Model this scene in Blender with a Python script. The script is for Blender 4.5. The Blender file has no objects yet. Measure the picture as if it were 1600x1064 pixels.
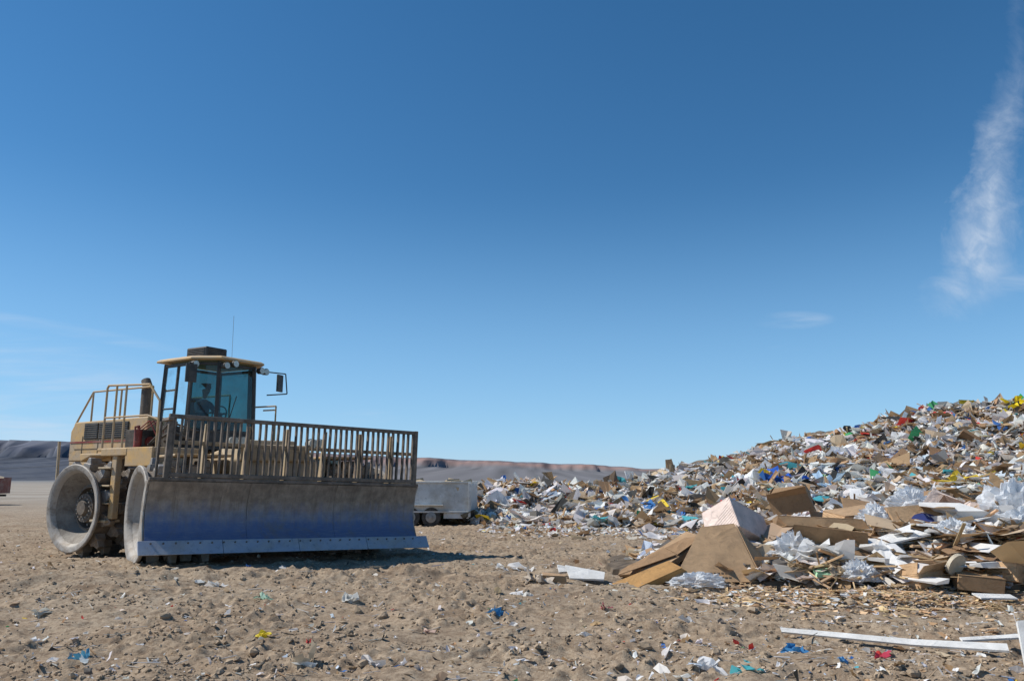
import bpy, math, random
import numpy as np
from mathutils import Matrix, Vector, Euler
rng = np.random.default_rng(7)
random.seed(7)
scene = bpy.context.scene
col = scene.collection

# ------------------------------------------------------------------ noise
def _h(ix, iy, s):
    h = (ix.astype(np.int64)*374761393 + iy.astype(np.int64)*668265263 + s*982451653) & 0xffffffff
    h = ((h ^ (h >> 13))*1274126177) & 0xffffffff
    return (h ^ (h >> 16)) & 0xffffffff
def perlin(x, y, s=0):
    x = np.asarray(x, float); y = np.asarray(y, float)
    ix = np.floor(x); iy = np.floor(y); fx = x-ix; fy = y-iy
    def g(dx, dy):
        a = _h(ix+dx, iy+dy, s)/4294967295.0*2*math.pi
        return np.cos(a)*(fx-dx)+np.sin(a)*(fy-dy)
    ux = fx*fx*fx*(fx*(fx*6-15)+10); uy = fy*fy*fy*(fy*(fy*6-15)+10)
    n0 = g(0,0)*(1-ux)+g(1,0)*ux; n1 = g(0,1)*(1-ux)+g(1,1)*ux
    return (n0*(1-uy)+n1*uy)*1.4
def sm(a, b, x):
    t = np.clip((x-a)/(b-a), 0, 1); return t*t*(3-2*t)

def ground_h(x, y):
    x = np.asarray(x, float); y = np.asarray(y, float)
    far = 1-sm(25, 70, y)
    h = .09*perlin(x/7, y/6, 1)*(1-sm(80, 300, y))
    h = h + far*(.06*perlin(x/2.2, y/1.3, 2))
    r = 1-np.abs(perlin(x/1.1+.3*perlin(x*2, y*2, 9), y/.6, 3))
    h = h + far*(.06*(r**4-.4))
    h = h + far*.045*perlin(x/2.8, y/.32, 14)*sm(-.2,.4,perlin(x/6, y/2.5, 15))
    r2 = 1-np.abs(perlin(x/.38+.4*perlin(x*3, y*3, 16), y/.22, 4))
    patch = sm(-.25, .3, perlin(x/2.2, y/1.2, 11))
    h = h + far*(.055*(r2**3-.4))*(.25+.75*patch)
    h = h + .13*np.exp(-((y-13.4-.12*(x+4))/.8)**2)*sm(-9,-7,x)*(1-sm(1,3,x))*(.5+perlin(x/.5, y/.35, 12))
    cl = np.clip(perlin(x/.16, y/.12, 5), 0, 1)
    h = h + far*.085*cl**1.3*(.15+.85*patch)
    h = h + far*.022*perlin(x/.065, y/.05, 6)*(.3+.7*patch)
    return h

# ------------------------------------------------------------------ materials
def new_mat(name):
    m = bpy.data.materials.new(name); m.use_nodes = True
    nt = m.node_tree; b = nt.nodes["Principled BSDF"]
    return m, nt, b
def c4(c): return (c[0], c[1], c[2], 1)
def noise(nt, scale, detail=6, rough=.6, vec=None, dist=0):
    n = nt.nodes.new("ShaderNodeTexNoise"); n.inputs["Scale"].default_value = scale
    n.inputs["Detail"].default_value = detail; n.inputs["Roughness"].default_value = rough
    n.inputs["Distortion"].default_value = dist
    if vec is not None: nt.links.new(vec, n.inputs["Vector"])
    return n.outputs["Fac"]
def ramp(nt, fac, a, b):
    r = nt.nodes.new("ShaderNodeMapRange"); r.inputs[1].default_value = a; r.inputs[2].default_value = b
    nt.links.new(fac, r.inputs[0]); return r.outputs[0]
def mix(nt, fac, a, b, blend='MIX'):
    m = nt.nodes.new("ShaderNodeMix"); m.data_type = 'RGBA'; m.blend_type = blend
    for i, v in ((0, fac), (6, a), (7, b)):
        if isinstance(v, (int, float)): m.inputs[i].default_value = v
        elif isinstance(v, tuple): m.inputs[i].default_value = c4(v)
        else: nt.links.new(v, m.inputs[i])
    return m.outputs[2]
def bump(nt, b, h, strength=.3, dist=.02):
    n = nt.nodes.new("ShaderNodeBump"); n.inputs["Strength"].default_value = strength
    n.inputs["Distance"].default_value = dist
    nt.links.new(h, n.inputs["Height"]); nt.links.new(n.outputs[0], b.inputs["Normal"])
def pmat(name, c, rough=.6, metal=0., c2=None, scale=3., lo=.4, hi=.65, bs=.15, bsc=25., dust=None, dlo=.45, dhi=.7, dsc=1.7):
    m, nt, b = new_mat(name)
    tc = nt.nodes.new("ShaderNodeTexCoord").outputs["Object"]
    n1 = noise(nt, scale, 8, .65, tc)
    out = mix(nt, ramp(nt, n1, lo, hi), c, c2 if c2 else tuple(v*.7 for v in c))
    if dust:
        n2 = noise(nt, dsc, 10, .7, tc, .4)
        out = mix(nt, ramp(nt, n2, dlo, dhi), out, dust)
    out = mix(nt, ramp(nt, noise(nt, 11, 8, .75, tc), .54, .76), out, tuple(v*.42 for v in c))
    nt.links.new(out, b.inputs["Base Color"])
    b.inputs["Roughness"].default_value = rough; b.inputs["Metallic"].default_value = metal
    bump(nt, b, noise(nt, bsc, 6, .7, tc), bs)
    return m

DUST = (.36, .30, .22)
M_yel = pmat("yellow_paint", (.60,.37,.13), .65, c2=(.47,.33,.18), dust=(.40,.32,.23), dlo=.40, dhi=.64)
M_tan = pmat("dusty_tan_paint", (.50,.385,.24), .75, c2=(.38,.30,.20), dust=DUST)
M_blk = pmat("black_paint", (.02,.02,.02), .5, c2=(.05,.045,.04), dust=(.12,.105,.085), dlo=.48, dhi=.8)
M_steel = pmat("dusty_steel", (.34,.315,.285), .65, .15, c2=(.42,.385,.335), scale=2.2, dust=(.22,.18,.14), dlo=.48, dhi=.64, dsc=3.2, bs=.35)
M_dish = pmat("dished_steel", (.185,.165,.14), .7, .1, c2=(.30,.27,.225), scale=2.6, dust=(.13,.105,.082), dlo=.46, dhi=.60, dsc=2.6, bs=.35)
M_cleat = pmat("cleat_steel", (.36,.34,.32), .5, .35, c2=(.22,.19,.165), scale=5, dust=(.26,.205,.15), dlo=.45, dhi=.6, bs=.3)
M_drum = pmat("worn_drum", (.10,.083,.068), .75, .1, c2=(.19,.155,.125), scale=6, dust=(.21,.165,.12), bs=.5)
M_grime = pmat("grime", (.035,.03,.026), .7, c2=(.12,.10,.08), scale=4, bs=.4)
M_bar = pmat("rusty_bar", (.11,.092,.073), .7, .1, c2=(.23,.18,.14), scale=5, bs=.2)
M_red = pmat("red_paint", (.28,.035,.025), .5, dust=(.3,.2,.15), dlo=.45, dhi=.8)
M_chrome = pmat("cylinder_rod", (.5,.5,.5), .25, .9)
M_lens = pmat("lamp_lens", (.55,.55,.5), .2, .3)
M_white = pmat("trailer_white", (.60,.61,.60), .5, c2=(.45,.45,.43), dust=(.42,.38,.31), dlo=.45, dhi=.8)
M_rub = pmat("rubber", (.035,.033,.03), .85, c2=(.10,.09,.075), scale=6)
M_rim = pmat("rim", (.35,.34,.32), .5, .3)

def blade_mat():
    m, nt, b = new_mat("blade_steel")
    tc = nt.nodes.new("ShaderNodeTexCoord").outputs["Object"]
    sp = nt.nodes.new("ShaderNodeSeparateXYZ"); nt.links.new(tc, sp.inputs[0])
    mp = nt.nodes.new("ShaderNodeMapping"); mp.inputs["Scale"].default_value = (3.4, 1, .30)
    nt.links.new(tc, mp.inputs[0])
    n1 = noise(nt, 2.2, 10, .8, mp.outputs[0], .3)
    n2 = noise(nt, 5, 8, .7, tc)
    ad = nt.nodes.new("ShaderNodeMath"); ad.operation = 'MULTIPLY_ADD'
    nt.links.new(n1, ad.inputs[0]); ad.inputs[1].default_value = 1.0
    nt.links.new(sp.outputs["Z"], ad.inputs[2])
    f = ramp(nt, ad.outputs[0], 1.22, 1.72)
    sky_blue = mix(nt, ramp(nt, n2, .35, .7), (.10,.14,.265), (.155,.185,.275))  # sky reflection on the lower steel, put into its base colour
    dirt = mix(nt, ramp(nt, n2, .4, .65), (.20,.165,.13), (.34,.285,.225))
    dirt = mix(nt, ramp(nt, n1, .5, .68), dirt, (.12,.095,.078))
    sc = nt.nodes.new("ShaderNodeMapping"); sc.inputs["Scale"].default_value = (1.2, 1, 14)
    nt.links.new(tc, sc.inputs[0])
    scr = ramp(nt, noise(nt, 3, 6, .7, sc.outputs[0]), .55, .75)
    sky_blue = mix(nt, scr, sky_blue, (.25,.26,.30))
    out = mix(nt, f, sky_blue, dirt)
    out = mix(nt, ramp(nt, noise(nt, 1.1, 10, .8, tc, .8), .53, .70), out, (.20,.165,.135))
    nt.links.new(out, b.inputs["Base Color"])
    mr = nt.nodes.new("ShaderNodeMapRange"); nt.links.new(f, mr.inputs[0])
    mr.inputs[3].default_value = .4; mr.inputs[4].default_value = .0
    nt.links.new(mr.outputs[0], b.inputs["Metallic"])
    b.inputs["Roughness"].default_value = .48
    bump(nt, b, n2, .25)
    return m
M_blade = blade_mat()
M_edge = pmat("cutting_edge", (.36,.39,.46), .5, .25, c2=(.46,.46,.47), scale=4, dust=(.38,.34,.29), dlo=.46, dhi=.72)

def glass_mat():
    m, nt, b = new_mat("tinted_glass")
    nt.nodes.remove(b)
    o = nt.nodes["Material Output"]
    t = nt.nodes.new("ShaderNodeBsdfTransparent"); t.inputs[0].default_value = (.25,.43,.44,1)
    g = nt.nodes.new("ShaderNodeBsdfGlossy"); g.inputs["Roughness"].default_value = .06
    g.inputs[0].default_value = (.8,.9,.9,1)
    fr = nt.nodes.new("ShaderNodeFresnel"); fr.inputs[0].default_value = 1.55
    mx = nt.nodes.new("ShaderNodeMixShader")
    nt.links.new(fr.outputs[0], mx.inputs[0]); nt.links.new(t.outputs[0], mx.inputs[1]); nt.links.new(g.outputs[0], mx.inputs[2])
    d = nt.nodes.new("ShaderNodeBsdfDiffuse"); d.inputs[0].default_value = (.20,.20,.17,1)
    tc = nt.nodes.new("ShaderNodeTexCoord").outputs["Object"]
    f = nt.nodes.new("ShaderNodeMapRange"); nt.links.new(noise(nt, 2.5, 8, .7, tc), f.inputs[0])
    f.inputs[1].default_value = .4; f.inputs[2].default_value = .8; f.inputs[4].default_value = .4
    m2 = nt.nodes.new("ShaderNodeMixShader"); nt.links.new(f.outputs[0], m2.inputs[0])
    nt.links.new(mx.outputs[0], m2.inputs[1]); nt.links.new(d.outputs[0], m2.inputs[2])
    nt.links.new(m2.outputs[0], o.inputs[0])
    return m
M_glass = glass_mat()

def ground_mat():
    m, nt, b = new_mat("dirt")
    g = nt.nodes.new("ShaderNodeNewGeometry").outputs["Position"]
    big = noise(nt, .22, 6, .6, g); mid = noise(nt, 1.3, 8, .7, g); fine = noise(nt, 14, 8, .75, g); vf = noise(nt, 60, 4, .7, g)
    c = mix(nt, ramp(nt, mid, .35, .65), (.30,.222,.150), (.40,.315,.228))
    c = mix(nt, ramp(nt, big, .4, .65), c, (.375,.305,.225))
    c = mix(nt, ramp(nt, noise(nt, .7, 10, .75, g, .6), .52, .64), c, (.225,.160,.108))
    c = mix(nt, ramp(nt, fine, .56, .38), c, (.19,.138,.095))
    c = mix(nt, ramp(nt, vf, .56, .74), c, (.48,.405,.315))
    sp = nt.nodes.new("ShaderNodeSeparateXYZ"); nt.links.new(g, sp.inputs[0])
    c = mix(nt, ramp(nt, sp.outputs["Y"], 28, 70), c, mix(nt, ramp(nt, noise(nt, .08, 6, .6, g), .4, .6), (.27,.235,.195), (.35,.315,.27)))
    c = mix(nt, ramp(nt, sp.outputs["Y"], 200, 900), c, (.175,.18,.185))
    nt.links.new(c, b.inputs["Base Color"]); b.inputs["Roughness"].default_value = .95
    b.inputs["Specular IOR Level"].default_value = .05
    a = nt.nodes.new("ShaderNodeMath"); a.operation = 'ADD'; nt.links.new(fine, a.inputs[0]); nt.links.new(vf, a.inputs[1])
    bump(nt, b, a.outputs[0], .55, .025)
    return m
M_ground = ground_mat()
def attr_mat(name, rough=.7, bs=.3, trans=0., dirt=.4):
    m, nt, b = new_mat(name)
    a = nt.nodes.new("ShaderNodeAttribute"); a.attribute_name = "Col"
    g = nt.nodes.new("ShaderNodeNewGeometry").outputs["Position"]
    n = noise(nt, 9, 6, .7, g)
    out = mix(nt, ramp(nt, n, .45, .8), a.outputs["Color"], mix(nt, dirt, a.outputs["Color"], (.26,.21,.16)))
    nt.links.new(out, b.inputs["Base Color"]); b.inputs["Roughness"].default_value = rough
    b.inputs["Specular IOR Level"].default_value = .25
    bump(nt, b, noise(nt, 22, 5, .6, g), bs)
    if trans:
        t = nt.nodes.new("ShaderNodeBsdfTranslucent"); nt.links.new(out, t.inputs[0])
        mx = nt.nodes.new("ShaderNodeMixShader"); mx.inputs[0].default_value = trans
        nt.links.new(b.outputs[0], mx.inputs[1]); nt.links.new(t.outputs[0], mx.inputs[2])
        nt.links.new(mx.outputs[0], nt.nodes["Material Output"].inputs[0])
    return m
M_debris = attr_mat("debris", .75, .3, .3, .25); M_clod = attr_mat("clod", .95, .5)
def card_mat(name, c):
    m, nt, b = new_mat(name)
    tc = nt.nodes.new("ShaderNodeTexCoord").outputs["Object"]
    n = noise(nt, 2.5, 8, .7, tc)
    wv = nt.nodes.new("ShaderNodeTexWave"); wv.inputs["Scale"].default_value = 40; nt.links.new(tc, wv.inputs["Vector"])
    out = mix(nt, ramp(nt, n, .38, .7), c, tuple(v*.68 for v in c))
    out = mix(nt, ramp(nt, noise(nt, 7, 8, .75, tc, .5), .54, .74), out, tuple(v*.5 for v in c))
    nt.links.new(out, b.inputs["Base Color"]); b.inputs["Roughness"].default_value = .8
    ad = nt.nodes.new("ShaderNodeMath"); ad.operation = 'MULTIPLY_ADD'; nt.links.new(wv.outputs["Fac"], ad.inputs[0]); ad.inputs[1].default_value = .06
    nt.links.new(noise(nt, 2.6, 5, .55, tc, .8), ad.inputs[2])
    bump(nt, b, ad.outputs[0], .7, .10)
    return m
M_card = card_mat("cardboard", (.55,.355,.195)); M_card2 = card_mat("cardboard_dark", (.39,.24,.125)); M_card3 = card_mat("cardboard_orange", (.55,.30,.10))
M_pink = card_mat("pale_pink_foam", (.80,.65,.57)); M_wfoam = card_mat("white_foam", (.82,.81,.78)); M_green = card_mat("green_foam", (.45,.76,.48))
M_ink = pmat("dark_print", (.12,.08,.05), .8); M_blue = pmat("blue_print", (.04,.06,.22), .7)
def film_mat():
    m, nt, b = new_mat("plastic_film")
    b.inputs["Base Color"].default_value = (.82,.85,.88,1); b.inputs["Roughness"].default_value = .25
    b.inputs["Alpha"].default_value = .58
    tc = nt.nodes.new("ShaderNodeTexCoord").outputs["Object"]
    bump(nt, b, noise(nt, 14, 6, .7, tc, 1.), .8, .03)
    return m
M_film = film_mat()

# ------------------------------------------------------------------ mesh builder
class MB:
    def __init__(s): s.v = []; s.f = []
    def box(s, c, d, rot=None):
        n = len(s.v); R = Euler(rot).to_matrix() if rot else Matrix.Identity(3)
        for z in (-.5,.5):
            for (x, y) in ((-.5,-.5),(.5,-.5),(.5,.5),(-.5,.5)):
                s.v.append(tuple(Vector(c)+R@Vector((x*d[0], y*d[1], z*d[2]))))
        for q in ((3,2,1,0),(4,5,6,7),(0,1,5,4),(1,2,6,5),(2,3,7,6),(3,0,4,7)): s.f.append(tuple(n+i for i in q))
        return s
    def beam(s, a, b, w, h=None):
        h = h or w; a = Vector(a); b = Vector(b); d = b-a
        q = d.to_track_quat('Z', 'Y').to_matrix(); n = len(s.v)
        for p in (a, b):
            for (x, y) in ((-.5,-.5),(.5,-.5),(.5,.5),(-.5,.5)): s.v.append(tuple(p+q@Vector((x*w, y*h, 0))))
        for q2 in ((3,2,1,0),(4,5,6,7),(0,1,5,4),(1,2,6,5),(2,3,7,6),(3,0,4,7)): s.f.append(tuple(n+i for i in q2))
        return s
    def cyl(s, a, b, r, n=16, r2=None, cap=True):
        r2 = r if r2 is None else r2; a = Vector(a); b = Vector(b)
        q = (b-a).to_track_quat('Z', 'Y').to_matrix(); k = len(s.v)
        for p, rr in ((a, r), (b, r2)):
            for i in range(n):
                t = 2*math.pi*i/n; s.v.append(tuple(p+q@Vector((rr*math.cos(t), rr*math.sin(t), 0))))
        for i in range(n): j = (i+1)%n; s.f.append((k+i, k+j, k+n+j, k+n+i))
        if cap: s.f.append(tuple(k+n-1-i for i in range(n))); s.f.append(tuple(k+n+i for i in range(n)))
        return s
    def tube(s, pts, r, n=8):
        for a, b in zip(pts[:-1], pts[1:]): s.cyl(a, b, r, n)
        return s
    def lathe_x(s, prof, c, n=48, sgn=1):
        k = len(s.v)
        for (x, r) in prof:
            for i in range(n):
                t = 2*math.pi*i/n; s.v.append((c[0]+sgn*x, c[1]+r*math.cos(t), c[2]+r*math.sin(t)))
        for j in range(len(prof)-1):
            for i in range(n):
                i2 = (i+1)%n; q = (k+j*n+i, k+j*n+i2, k+(j+1)*n+i2, k+(j+1)*n+i)
                s.f.append(q if sgn < 0 else q[::-1])
        return s
    def prism(s, poly, x0, x1):   # poly in (y,z), extruded along x
        k = len(s.v); n = len(poly)
        for x in (x0, x1):
            for (y, z) in poly: s.v.append((x, y, z))
        for i in range(n): j = (i+1)%n; s.f.append((k+i, k+j, k+n+j, k+n+i))
        s.f.append(tuple(k+n-1-i for i in range(n))); s.f.append(tuple(k+n+i for i in range(n)))
        return s
    def quad(s, pts):
        k = len(s.v); s.v += [tuple(p) for p in pts]; s.f.append(tuple(range(k, k+len(pts)))); return s
    def obj(s, name, mat, parent=None, smooth=False, bevel=0, loc=None, rot=None, solid=0):
        me = bpy.data.meshes.new(name); me.from_pydata(s.v, [], s.f); me.materials.append(mat)
        o = bpy.data.objects.new(name, me); col.objects.link(o)
        import bmesh
        bm = bmesh.new(); bm.from_mesh(me); bmesh.ops.recalc_face_normals(bm, faces=bm.faces); bm.to_mesh(me); bm.free()
        if parent: o.parent = parent
        if loc: o.location = loc
        if rot: o.rotation_euler = rot
        if solid:
            md = o.modifiers.new("s", 'SOLIDIFY'); md.thickness = solid; md.offset = 0
        if bevel:
            md = o.modifiers.new("b", 'BEVEL'); md.width = bevel; md.segments = 2; md.limit_method = 'ANGLE'
        if smooth:
            for p in me.polygons: p.use_smooth = True
            md = o.modifiers.new("e", 'EDGE_SPLIT'); md.split_angle = math.radians(35)
        return o
def empty(name, loc=(0,0,0), rot=(0,0,0), parent=None):
    e = bpy.data.objects.new(name, None); e.empty_display_size = .3; col.objects.link(e)
    e.location = loc; e.rotation_euler = rot
    if parent: e.parent = parent
    return e

# ------------------------------------------------------------------ ground
def graded(lo, hi, d0, center_lo, center_hi, g):
    core = list(np.arange(center_lo, center_hi+1e-6, d0)); d = d0; x = center_hi; up = []
    while x < hi: d *= g; x += d; up.append(x)
    d = d0; x = center_lo; dn = []
    while x > lo: d *= g; x -= d; dn.append(x)
    return np.array(dn[::-1]+core+up)
xs = graded(-9000, 9000, .032, -5.5, 5.5, 1.011)
ys = [-30, -15, -6, 0, 3]; y = 4.8
while y < 60: ys.append(y); y += .0032*y+.002
d = .26
while y < 9000: ys.append(y); d *= 1.05; y += d
ys = np.array(ys)
X, Y = np.meshgrid(xs, ys); Z = ground_h(X, Y)
nx, ny = len(xs), len(ys)
idx = np.arange(nx*ny).reshape(ny, nx)
q = np.stack([idx[:-1,:-1], idx[:-1,1:], idx[1:,1:], idx[1:,:-1]], -1).reshape(-1, 4)
me = bpy.data.meshes.new("ground"); me.from_pydata(np.stack([X, Y, Z], -1).reshape(-1, 3).tolist(), [], q.tolist())
me.polygons.foreach_set("use_smooth", [True]*len(me.polygons))
me.materials.append(M_ground); o = bpy.data.objects.new("ground", me); col.objects.link(o)

# ------------------------------------------------------------------ debris generators
def rotm(n, sig):
    a = rng.uniform(0, 2*np.pi, n); t = np.abs(rng.normal(0, sig, n)); b = rng.uniform(0, 2*np.pi, n)
    def rz(a):
        m = np.zeros((n,3,3)); m[:,0,0] = np.cos(a); m[:,0,1] = -np.sin(a); m[:,1,0] = np.sin(a); m[:,1,1] = np.cos(a); m[:,2,2] = 1; return m
    rx = np.zeros((n,3,3)); rx[:,0,0] = 1; rx[:,1,1] = np.cos(t); rx[:,1,2] = -np.sin(t); rx[:,2,1] = np.sin(t); rx[:,2,2] = np.cos(t)
    return rz(a)@rx@rz(b)
gg = np.array([(i, j, 0) for j in (-1,0,1) for i in (-1,0,1)], float)
gq = np.array([(j*3+i, j*3+i+1, j*3+i+4, j*3+i+3) for j in (0,1) for i in (0,1)])
cv = np.array([(x, y, z) for z in (-1,1) for (x, y) in ((-1,-1),(1,-1),(1,1),(-1,1))], float)
cq = np.array([(3,2,1,0),(4,5,6,7),(0,1,5,4),(1,2,6,5),(2,3,7,6),(3,0,4,7)])
def cubesphere():
    V = {}; F = []
    for ax in range(3):
        for s in (-1, 1):
            for i in (-1, 0):
                for j in (-1, 0):
                    qd = []
                    for (a, b) in ((i,j),(i+1,j),(i+1,j+1),(i,j+1)):
                        p = [0,0,0]; p[ax] = s; p[(ax+1)%3] = a; p[(ax+2)%3] = b; p = tuple(p)
                        qd.append(V.setdefault(p, len(V)))
                    F.append(qd if s > 0 else qd[::-1])
    P = np.array(list(V.keys()), float); P /= np.linalg.norm(P, axis=1)[:, None]
    return P, np.array(F)
sv, sq = cubesphere()
class Soup:
    def __init__(s): s.V = []; s.F = []; s.C = []; s.n = 0
    def _add(s, T, Q, pos, scale, cols, sig, jit):
        n = len(pos); k = len(T)
        loc = T[None]*scale[:, None, :] + rng.normal(0, 1, (n, k, 3))*jit*scale.mean(1)[:, None, None]
        w = np.einsum('nij,nkj->nki', rotm(n, sig), loc)+pos[:, None, :]
        s.V.append(w.reshape(-1, 3)); s.F.append((Q[None]+(np.arange(n)*k)[:, None, None]+s.n).reshape(-1, 4))
        s.C.append(np.repeat(cols, k, 0)); s.n += n*k
    def sheets(s, pos, size, cols, sig=.6, jit=.22):
        n = len(pos); a = rng.uniform(.45, 1.5, n)
        sc = np.stack([size*a*.5, size/a*.5, np.zeros(n)], 1); s._add(gg, gq, pos, sc+1e-6, cols, sig, jit*1.3)
    def boxes(s, pos, size, cols, sig=.6, flat=.5, asp=(.5,1.)):
        n = len(pos); sc = np.stack([size*.5, size*.5*rng.uniform(*asp, n), size*.5*flat*rng.uniform(.3, 1, n)], 1)
        s._add(cv, cq, pos, sc, cols, sig, .08)
    def blobs(s, pos, size, cols, jit=.16, flat=.7):
        n = len(pos); sc = size[:, None]*.5*np.stack([np.ones(n), rng.uniform(.6,1,n), flat*rng.uniform(.6,1,n)], 1)
        s._add(sv, sq, pos, sc, cols, .5, jit)
    def sticks(s, pos, length, w, cols, sig=.25):
        n = len(pos); sc = np.stack([length*.5, w*.5, w*.25], 1); s._add(cv, cq, pos, sc, cols, sig, .0)
    def grid(s, X, Y, Z, C):
        ny, nx = X.shape; idx = np.arange(nx*ny).reshape(ny, nx)+s.n
        s.V.append(np.stack([X,Y,Z],-1).reshape(-1,3)); s.F.append(np.stack([idx[:-1,:-1], idx[:-1,1:], idx[1:,1:], idx[1:,:-1]], -1).reshape(-1, 4))
        s.C.append(C.reshape(-1,3)); s.n += nx*ny
    def obj(s, name, mat):
        V = np.concatenate(s.V); F = np.concatenate(s.F); C = np.concatenate(s.C)
        me = bpy.data.meshes.new(name); me.from_pydata(V.tolist(), [], F.tolist())
        at = me.color_attributes.new("Col", 'FLOAT_COLOR', 'POINT')
        at.data.foreach_set("color", np.concatenate([C, np.ones((len(C),1))], 1).astype(np.float32).ravel())
        me.materials.append(mat); o = bpy.data.objects.new(name, me); col.objects.link(o); return o
PAL = [((.88,.875,.86),42),((.78,.75,.70),16),((.66,.51,.35),11),((.53,.345,.19),13),((.35,.22,.12),6),((.46,.44,.41),6),
       ((.20,.18,.16),5),((.05,.05,.05),5),((.27,.20,.13),6),((.80,.70,.62),7),((.06,.20,.55),1.9),((.66,.06,.05),1.2),((.82,.60,.05),.9),
       ((.07,.40,.16),.9),((.10,.50,.58),1.0),((.66,.76,.88),4)]
pc = np.array([p[0] for p in PAL]); pw = np.array([p[1] for p in PAL], float); pw /= pw.sum()
def pal(n, w=None):
    c = pc[rng.choice(len(pc), n, p=pw if w is None else w)]
    return np.clip(c*rng.uniform(.78, 1.08, (n,1))*rng.uniform(.96,1.04,(n,3)), 0, .9)

# main landfill slope
hx = np.array([-3.2,-2,-.6,1,3,5.5,10,15,20,26,34,60]); hh = np.array([0,.3,1.15,1.25,1.0,1.3,2.15,3.3,4.5,5.3,5.8,7])
fx = np.array([-3,0,6,12,20,40]); fy = np.array([29.5,27.5,25.5,20.5,16,10])
cx_ = np.array([-3,3,10,60]); cyv = np.array([33,34,38,40])
def pile_h(x, y):
    H = np.interp(x, hx, hh); yf = np.interp(x, fx, fy)+1.2*perlin(x/3, x*0+2, 21); yc = np.interp(x, cx_, cyv)
    t = np.clip((y-yf)/(yc-yf), 0, 1); b = 1-sm(0, 1, (y-yc-14)/10)
    prof = .8*t+.2*sm(0,1,t)
    base = H*prof*b
    n = .5*perlin(x/4, y/4, 22)+.28*perlin(x/1.6, y/1.6, 23)+.16*perlin(x/.6, y/.6, 24)
    return base + n*np.clip(base*1.2, 0, 1)*(.45+.1*H) - .15*(t <= 0)
gx = np.arange(-4, 44, .16); gy = np.arange(12, 62, .2); GX, GY = np.meshgrid(gx, gy); GZ = pile_h(GX, GY)
GZ = np.where(GZ < .03, -.4, GZ)
GC = np.tile(np.array([.22,.175,.13]), (GX.size, 1))*rng.uniform(.5, 1.6, (GX.size, 1))
S = Soup(); S.grid(GX, GY, GZ, GC.reshape(*GX.shape, 3))
def samp(n, xr, yr, f, thr=.08):
    x = rng.uniform(*xr, n); y = rng.uniform(*yr, n); h = f(x, y); k = (h > thr) & (x < .8*y+2) ; return x[k], y[k], h[k]
x, y, h = samp(190000, (-3, 34), (13, 42), pile_h)
sz = np.clip(rng.lognormal(-1.75, .55, len(x)), .05, .75)
dark = sm(-.1, .45, perlin(x/5, y/3, 31))[:, None]; brn = sm(-.1, .4, perlin(x/3.5, y/2.5, 33))[:, None]
cc = pal(len(x)); cc = cc*(1-.35*dark*rng.uniform(0, 1, (len(x),1)))
cc = np.where(rng.random((len(x),1)) < .33*brn, np.array([[.49,.33,.185]])*rng.uniform(.5,1.2,(len(x),1)), cc)
S.sheets(np.stack([x, y, h+sz*.2], 1), sz, cc, .6)
x, y, h = samp(19000, (-3, 34), (13, 42), pile_h); sz = np.clip(rng.lognormal(-1.4, .45, len(x)), .08, .7)
bw = pw.copy(); bw[[0,1,15]] *= 2.2; bw[[3,4]] *= .3; bw /= bw.sum()
S.blobs(np.stack([x, y, h+sz*.15], 1), sz, pal(len(x), bw), .26)
x, y, h = samp(3600, (-3, 34), (13, 42), pile_h); sz = np.clip(rng.lognormal(-1.1, .45, len(x)), .12, .95)
cw = pw*0; cw[[2,3,4,0]] = [.3,.40,.15,.15]
S.boxes(np.stack([x, y, h+sz*.08], 1), sz, pal(len(x), cw), .55, .3)
x, y, h = samp(4000, (-3, 34), (13, 42), pile_h)
S.sticks(np.stack([x, y, h+.12], 1), rng.uniform(.3, 1.3, len(x)), rng.uniform(.03, .08, len(x)), pal(len(x), cw), .5)
for (px, py, c, s, k) in [(24.5,37,(.85,.65,.02),.45,16),(26,38.5,(.05,.6,.15),.45,12),(25.0,34.5,(.08,.5,.6),.45,9),(10.5,31,(.03,.15,.65),.38,10),(22,33,(.65,.08,.1),.3,5),(15,27,(.75,.55,.05),.3,5),(12,29,(.5,.7,.9),.4,7),(5,30,(.05,.2,.5),.3,4)]:
    xx = px+rng.normal(0, .5, k); yy = py+rng.normal(0, .5, k)
    S.sheets(np.stack([xx, yy, pile_h(xx, yy)+.3], 1), np.full(k, s), np.tile(np.array(c), (k,1)), .9)
S.obj("garbage_hill", M_debris)

# foreground heap
mx = np.array([1.6,3,5,7,9,12,20]); mh = np.array([0,.18,.45,.7,.85,1.0,1.1])
def heap_h(x, y):
    H = np.interp(x, mx, mh); c = 14.6+.03*x
    w = np.where(y < c, np.interp(x, [2,5,8,14],[1.2,2.4,3.0,3.2]), 3.2)
    t = np.clip(1-((y-c)/w)**2, 0, 1)
    return H*t**.8*(1+.35*perlin(x/1.1, y/1.1, 41)+.2*perlin(x/.4, y/.4, 42))
H2 = Soup()
gx = np.arange(1.5, 17, .12); gy = np.arange(10.5, 19, .12); GX, GY = np.meshgrid(gx, gy); GZ = heap_h(GX, GY); GZ = np.where(GZ < .03, -.3, GZ)
GC = np.tile(np.array([.18,.14,.10]), (GX.size,1))*rng.uniform(.5,1.5,(GX.size,1)); H2.grid(GX, GY, GZ, GC.reshape(*GX.shape,3))
fw = pw*0; fw[[0,1,2,3,4,5,6,7,8,9,15]] = [30,13,11,14,8,4,4,4,5,11,9]; fw /= fw.sum()
x, y, h = samp(17000, (2.5, 16), (10.8, 18.5), heap_h, .05); sz = np.clip(rng.lognormal(-2.2, .6, len(x)), .03, .5)
H2.sheets(np.stack([x, y, h+sz*.2], 1), sz, pal(len(x), fw), .5, .2)
x, y, h = samp(3200, (2.5, 16), (10.8, 18.5), heap_h, .05); sz = np.clip(rng.lognormal(-1.9, .4, len(x)), .06, .45)
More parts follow.
